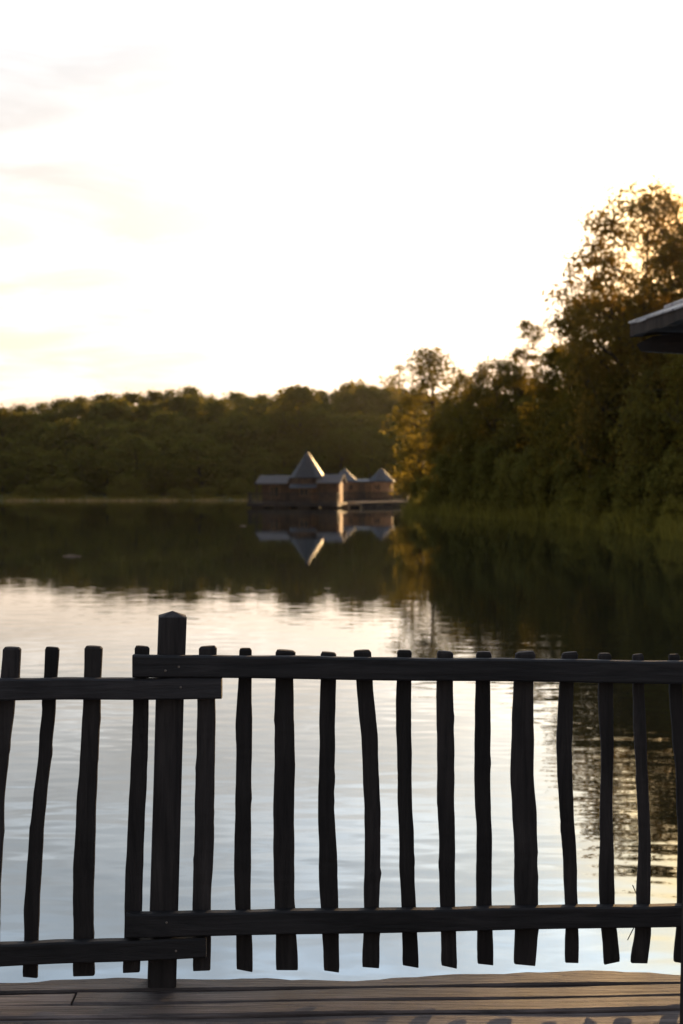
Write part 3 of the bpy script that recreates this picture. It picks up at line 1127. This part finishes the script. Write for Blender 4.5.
def window(parent, x, y, z, w, h, rz=0.0):
    c, s = math.cos(rz), math.sin(rz)
    bm = bmesh.new()
    f = .07
    for dx, dz, sx, sz in ((0, h / 2 + f / 2, w + 2 * f, f), (0, -h / 2 - f / 2, w + 2 * f, f), (-w / 2 - f / 2, 0, f, h), (w / 2 + f / 2, 0, f, h), (0, 0, .04, h)):
        add_box(bm, (x + dx * c, y + dx * s, z + dz), (sx, .08, sz), rz=rz)
    fr = obj('window', bm, M['cabin_pale_sunlit'], parent)
    bm = bmesh.new()
    add_box(bm, (x - .01 * s, y + .01 * c, z), (w, .03, h), rz=rz)
    obj('pane', bm, M['glass'], fr)


def railing(parent, pts, z, h, gap=.22, mat='platform', crook=0.0, w=.06):
    rng = random.Random(len(pts) * 7 + int(h * 100))
    bm = bmesh.new()
    for (ax, ay), (bx, by) in zip(pts[:-1], pts[1:]):
        ln = math.hypot(bx - ax, by - ay)
        rz = math.atan2(by - ay, bx - ax)
        for zz in (z + h * .86, z + h * .16):
            add_box(bm, ((ax + bx) / 2, (ay + by) / 2, zz), (ln, .05, .08), rz=rz)
        k = max(2, int(ln / gap))
        for i in range(k + 1):
            t = i / k
            add_box(bm, (ax + (bx - ax) * t + rng.uniform(-.02, .02), ay + (by - ay) * t + .045, z + h * .5 - .02),
                    (w * rng.uniform(.8, 1.2), .035, h * rng.uniform(.94, 1.02)), rz=rz, ry=rng.uniform(-.04, .04))
    obj('railing', bm, M[mat], parent)


def build_main_cabin():
    Y = 136.0
    k = Y / F_PX
    root = empty('floating_cabin', ((295.5 - 341.5) * k, Y, WATER), R(-8))
    tag(root, 'floating wooden cabin with one tall pointed slate turret between two low wings', 'cabin')
    bm = bmesh.new()
    add_box(bm, (0, 1.4, .34), (8.7, 6.4, .36))
    obj('platform', bm, M['platform'], root)
    bm = bmesh.new()
    for x in (-3.4, -1.1, 1.1, 3.4):
        add_box(bm, (x, 1.4, -.05), (1.3, 5.8, .42))
    obj('float', bm, M['beam'], root)
    # left wing, its porch open to the front
    bm = bmesh.new()
    add_box(bm, (-1.97, 2.6, 1.55), (3.1, 2.6, 2.05))
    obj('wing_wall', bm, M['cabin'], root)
    bm = bmesh.new()
    slab(bm, [(-3.85, -.5, 2.36), (-.75, -.5, 2.36), (-.75, 2.0, 3.15), (-3.85, 2.0, 3.15)], .10)
    slab(bm, [(-.75, 4.4, 2.36), (-3.85, 4.4, 2.36), (-3.85, 2.02, 3.15), (-.75, 2.02, 3.15)], .10)
    obj('wing_roof', bm, M['wing_roof'], root)
    for x, y in ((-3.7, -.35), (-2.4, -.35)):
        bm = bmesh.new()
        add_tube(bm, (x, y, .5), (x, y, 2.3), .07, .06, 7)
        obj('porch_post', bm, M['cabin'], root)
    window(root, -2.3, 1.27, 1.55, .9, 1.0)
    # turret
    bm = bmesh.new()
    ngon_wall(bm, .82, 1.6, .5, 2.98, 1.62, 8, R(22.5))
    obj('turret_wall', bm, M['cabin'], root)
    bm = bmesh.new()
    pyramid_roof(bm, .9, 1.6, 2.98, 5.45, 1.82, 10, .14, R(18))
    obj('turret_roof', bm, M['shingle_far'], root)
    bm = bmesh.new()
    add_tube(bm, (.82, 1.6, 5.35), (.82, 1.6, 5.75), .05, .012, 6)
    obj('finial', bm, M['shingle_far'], root)
    bm = bmesh.new()
    slab(bm, [(-.5, -.75, 1.95), (2.1, -.75, 1.95), (2.1, .05, 2.3), (-.5, .05, 2.3)], .07)
    obj('awning', bm, M['shingle_far'], root)
    window(root, .82, .08, 1.5, .8, .6)
    bm = bmesh.new()
    add_box(bm, (1.75, .30, 1.42), (.75, .06, 1.8), rz=R(45))
    d = obj('door', bm, M['cabin_pale_sunlit'], root)
    bm = bmesh.new()
    add_box(bm, (1.98, .47, 1.4), (.05, .08, .12), rz=R(45))
    obj('handle', bm, M['screw'], d)
    # right wing; sunlight put into the pale colour of its wall and post
    bm = bmesh.new()
    add_box(bm, (3.15, 1.45, 1.5), (2.1, 2.4, 2.0))
    obj('wing_wall', bm, M['cabin_pale_sunlit'], root)
    bm = bmesh.new()
    slab(bm, [(2.0, -.45, 2.42), (4.42, -.45, 2.42), (4.42, 2.0, 3.25), (2.0, 2.0, 3.25)], .10)
    slab(bm, [(4.42, 4.3, 2.42), (2.0, 4.3, 2.42), (2.0, 2.02, 3.25), (4.42, 2.02, 3.25)], .10)
    obj('wing_roof', bm, M['wing_roof'], root)
    bm = bmesh.new()
    add_box(bm, (3.05, .16, 1.5), (1.9, .06, 1.98))
    obj('front_boarding', bm, M['cabin'], root)
    for x in (4.25,):
        bm = bmesh.new()
        add_box(bm, (x, -.35, 1.42), (.14, .14, 1.84))
        obj('porch_post', bm, M['cabin_pale_sunlit'], root)
    railing(root, [(-4.25, 0.2), (-4.25, -1.7), (4.25, -1.7), (4.25, .2)], .52, 1.0, .2)
    return root


build_main_cabin()


def build_twin_cabin():
    Y = 165.0
    k = Y / F_PX
    root = empty('floating_cabin', ((367.5 - 341.5) * k, Y, WATER), R(-5))
    tag(root, 'smaller floating cabin behind, with two pointed slate turrets joined by a low roof', 'cabin')
    X = lambda px: (px - 369) * k
    bm = bmesh.new()
    add_box(bm, (.4, 1.5, .30), (8.6, 6.6, .44))
    obj('platform', bm, M['platform'], root)
    bm = bmesh.new()
    for x in (-2.6, 0, 2.6):
        add_box(bm, (x, 1.5, -.06), (1.3, 5.4, .4))
    obj('float', bm, M['beam'], root)
    for px in (345, 382):
        bm = bmesh.new()
        ngon_wall(bm, X(px), 1.2, .5, 2.68, 1.42, 8, R(22.5))
        obj('turret_wall', bm, M['cabin_pale_sunlit'], root)
        bm = bmesh.new()
        pyramid_roof(bm, X(px), 1.2, 2.68, 4.2, 1.75, 8, .12, R(22.5))
        obj('turret_roof', bm, M['shingle_far'], root)
    bm = bmesh.new()
    add_box(bm, (X(363), 1.5, 1.55), (2.4, 2.2, 2.1))
    obj('link_wall', bm, M['cabin_pale_sunlit'], root)
    bm = bmesh.new()
    slab(bm, [(X(352), .1, 2.62), (X(375), .1, 2.62), (X(375), 1.5, 2.95), (X(352), 1.5, 2.95)], .08)
    slab(bm, [(X(375), 2.9, 2.62), (X(352), 2.9, 2.62), (X(352), 1.52, 2.95), (X(375), 1.52, 2.95)], .08)
    obj('link_roof', bm, M['shingle_far'], root)
    window(root, X(351.0), -.03 - .06, 1.95, .72, .62)
    window(root, X(378.5), -.03 - .10, 1.95, .72, .62)
    window(root, X(388.4), .25 - .02, 1.95, .6, .62, R(45))
    bm = bmesh.new()
    add_box(bm, (X(363), .36, 1.5), (.8, .06, 1.9))
    d = obj('door', bm, M['cabin'], root)
    bm = bmesh.new()
    add_box(bm, (X(363) + .3, .31, 1.45), (.05, .06, .12))
    obj('handle', bm, M['screw'], d)
    railing(root, [(-3.8, -1.7), (4.6, -1.7), (4.6, 4.4)], .52, .95, .16, w=.1)


build_twin_cabin()


def build_pier():
    bm = bmesh.new()
    a, b = P(344.5, 500, 141), P(407, 500, 152)
    d = (b - a); d.z = 0
    ln = d.length
    rz = math.atan2(d.y, d.x)
    mid = (a + b) / 2
    rng = random.Random(4)
    root = empty('walkway', (mid.x, mid.y, WATER), rz)
    tag(root, 'low plank walkway on the water from the turreted cabin to the bank tip', 'walkway')
    n = int(ln / .16)
    bm = bmesh.new()
    for i in range(n):
        add_box(bm, (-ln / 2 + .16 * (i + .5), 0, .46 + rng.uniform(-.006, .006)), (.148, 2.6, .05))
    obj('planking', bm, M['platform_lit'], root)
    bm = bmesh.new()
    for y in (-1.15, 1.15):
        add_box(bm, (0, y, .36), (ln, .1, .14))
    obj('beam', bm, M['platform'], root)
    for x in np.arange(-ln / 2 + .4, ln / 2, 1.9):
        for y in (-1.15, 1.15):
            bm = bmesh.new()
            add_tube(bm, (x, y, -.9), (x, y, .288), .09, .085, 8)
            obj('pile', bm, M['platform'], root)
    # raft added to stand for the bright sunlit patch beside the cabin
    c = P(349, 507, 137.5)
    root = empty('raft', (c.x, c.y, WATER), R(-62))
    tag(root, 'small plank raft added for the sunlit patch at the right end of the turreted cabin', 'raft')
    bm = bmesh.new()
    for i in range(11):
        add_box(bm, (-1.2 + i * .24, 0, .30 + .004 * (i % 3)), (.225, 1.3, .06))
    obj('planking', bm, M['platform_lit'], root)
    bm = bmesh.new()
    add_box(bm, (0, -.62, .13), (2.6, .08, .27)); add_box(bm, (0, .62, .13), (2.6, .08, .27))
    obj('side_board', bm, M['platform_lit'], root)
    bm = bmesh.new()
    add_box(bm, (0, 0, .06), (2.3, 1.0, .3))
    obj('float', bm, M['beam'], root)


build_pier()


# ------------------------------------------------------------------ neighbouring cabin, only its eave in view
def build_neighbour():
    E = Vector((1.99, 9.9, EYE + (HOR - 328) * 9.9 / F_PX))      # far-left eave corner
    e1 = Vector((.16, -1, 0)).normalized()                       # eave runs towards the viewer
    e2 = Vector((1, .16, 0)).normalized()                        # away to the right
    S = 5.2
    H = 1.30
    root = empty('lakeside_cabin', (E + e1 * S / 2 + e2 * S / 2).to_tuple()[:2] + (0,))
    tag(root, 'shingle roofed cabin at the right edge, only its dark eave corner and bracket showing', 'cabin')
    o0 = root.location

    def W(a, b, z):
        v = E + e1 * a + e2 * b
        return Vector((v.x, v.y, z)) - o0
    # roof: hipped, built from overlapping shingle courses so the rake reads stepped
    rng = random.Random(2)
    courses = 14
    apex = .5 * S
    bm = bmesh.new()
    bodies = []
    for c in range(courses):
        t0, t1 = c / courses, (c + 1.35) / courses
        t1 = min(t1, .995)
        za, zb = E.z + H * t0 + .032, E.z + H * t1 + .012
        i0, i1 = apex * t0, apex * t1
        q0 = [(i0, i0), (S - i0, i0), (S - i0, S - i0), (i0, S - i0)]
        q1 = [(i1, i1), (S - i1, i1), (S - i1, S - i1), (i1, S - i1)]
        for s in range(4):
            a0, b0 = q0[s], q0[(s + 1) % 4]
            a1, b1 = q1[s], q1[(s + 1) % 4]
            m = max(2, int((S - 2 * i0) / .16))
            for j in range(m):
                u0, u1 = j / m + .004, (j + 1) / m - .004
                dz = rng.uniform(-.006, .010)
                lo = rng.uniform(-.012, .012)
                def mixp(a, b, u): return (a[0] + (b[0] - a[0]) * u, a[1] + (b[1] - a[1]) * u)
                p = [mixp(a0, b0, u0), mixp(a0, b0, u1), mixp(a1, b1, u1), mixp(a1, b1, u0)]
                zz = [za + dz, za + dz, zb, zb]
                lower = [W(x, y, z) for (x, y), z in zip(p, zz)]
                add_prism(bm, lower, (0, 0, -.012 if c == 0 else -.030))
    obj('roof', bm, M['shingle'], root)
    # boarded underside and thick dark eave edge
    bm = bmesh.new()
    rings = [[W(.05, .05, E.z - .035), W(S - .05, .05, E.z - .035), W(S - .05, S - .05, E.z - .035), W(.05, S - .05, E.z - .035)]]
    rings.append([W(.03, .03, E.z - .005), W(S - .03, .03, E.z - .005), W(S - .03, S - .03, E.z - .005), W(.03, S - .03, E.z - .005)])
    rings.append([W(apex - .1, apex - .1, E.z + H - .10), W(apex + .1, apex - .1, E.z + H - .10), W(apex + .1, apex + .1, E.z + H - .10), W(apex - .1, apex + .1, E.z + H - .10)])
    add_loft(bm, rings)
    obj('roof_boarding', bm, M['beam'], root)
    bm = bmesh.new()
    ring0 = []
    cor = [(0, 0), (S, 0), (S, S), (0, S)]
    for s in range(4):
        (ax, ay), (bx, by) = cor[s], cor[(s + 1) % 4]
        nx, ny = (.0, .0)
        m = 46
        outs, ins = [], []
        for j in range(m + 1):
            t = j / m
            x, y = ax + (bx - ax) * t, ay + (by - ay) * t
            k = .994 + rng.uniform(-.0015, .0015)
            zt = E.z + .026
            zb = E.z - .052 + rng.uniform(-.012, .012) - (.012 if (j // 3) % 2 else 0)
            cx, cy = S / 2 + (x - S / 2) * k, S / 2 + (y - S / 2) * k
            dx, dy = S / 2 + (x - S / 2) * .97, S / 2 + (y - S / 2) * .97
            outs.append([W(cx, cy, zb), W(cx, cy, zt), W(dx, dy, zt), W(dx, dy, zb)])
        add_loft(bm, outs)
    obj('fascia', bm, M['fascia'], root)
    # walls on a low sill
    wi = 1.1
    bm = bmesh.new()
    add_prism(bm, [W(wi, wi, .02), W(S - wi, wi, .02), W(S - wi, S - wi, .02), W(wi, S - wi, .02)], (0, 0, E.z - .06))
    obj('wall', bm, M['cabin'], root)
    bm = bmesh.new()
    add_prism(bm, [W(.9, .95, -.14), W(S - .1, .95, -.14), W(S - .1, S - .1, -.14), W(.9, S - .1, -.14)], (0, 0, .14))
    obj('platform', bm, M['platform'], root)
    for a in (1.4, S - .5):
        for b in (1.4, S - .5):
            bm = bmesh.new()
            q = W(a, b, -2.2)
            add_tube(bm, q, q + Vector((0, 0, 2.05)), .12, .12, 8)
            obj('pile', bm, M['beam'], root)
    # curved bracket under each lakeward corner, springing from a corner post
    for a0, da in ((wi, -1), (S - wi, 1)):
        prof = [(-.50, -.125), (-.46, -.075), (.0, -.045), (.0, -.95), (-.05, -.78), (-.10, -.55), (-.16, -.38), (-.26, -.26), (-.40, -.20), (-.49, -.175)]
        bm = bmesh.new()
        pl = []
        for u, z in prof:      # u: outwards along the diagonal
            s = -u
            pl.append(W(a0 + da * s * (wi - .12) / .5, wi - s * (wi - .02) / .5, E.z + z))
        add_prism(bm, pl, (.08, .09 * da * -1, 0))
        obj('eave_bracket', bm, M['beam'], root)
    window(root, *(W(S * .5, wi - .03, 1.35)), .9, 1.0, math.atan2(e1.y, e1.x))
    return root


build_neighbour()


def build_drift():
    for px, py, ln, lb in ((72, 556.5, .55, 'pale broken reed stem drifting on dark water at the left'),
                           (243, 526.0, .32, 'small pale speck of driftwood on the water left below the floating cabin')):
        Y = (EYE - WATER) * F_PX / (py - HOR)
        c = P(px, py, Y)
        bm = bmesh.new()
        p = [Vector((c.x - ln * .5, Y, WATER + .004)), Vector((c.x - ln * .1, Y + .10, WATER + .03)), Vector((c.x + ln * .5, Y - .05, WATER + .012))]
        add_tube(bm, p[0], p[1], .018, .03, 6); add_tube(bm, p[1], p[2], .03, .014, 6)
        tag(obj('driftwood', bm, M['platform_lit']), lb, 'driftwood')


build_drift()


# ------------------------------------------------------------------ evening air
def build_haze():
    bm = bmesh.new()
    add_box(bm, (0, 650, 15), (3400, 2900, 60))
    m = bpy.data.materials.new('evening_air')
    m.use_nodes = True
    t = m.node_tree
    t.nodes.remove(t.nodes['Principled BSDF'])
    v = N(t, 'ShaderNodeVolumePrincipled')
    v.inputs['Color'].default_value = (.95, .93, .9, 1)
    v.inputs['Density'].default_value = .00004
    v.inputs['Anisotropy'].default_value = .88
    t.links.new(v.outputs[0], t.nodes['Material Output'].inputs['Volume'])
    tag(obj('haze', bm, m), kind='stuff')


build_haze()
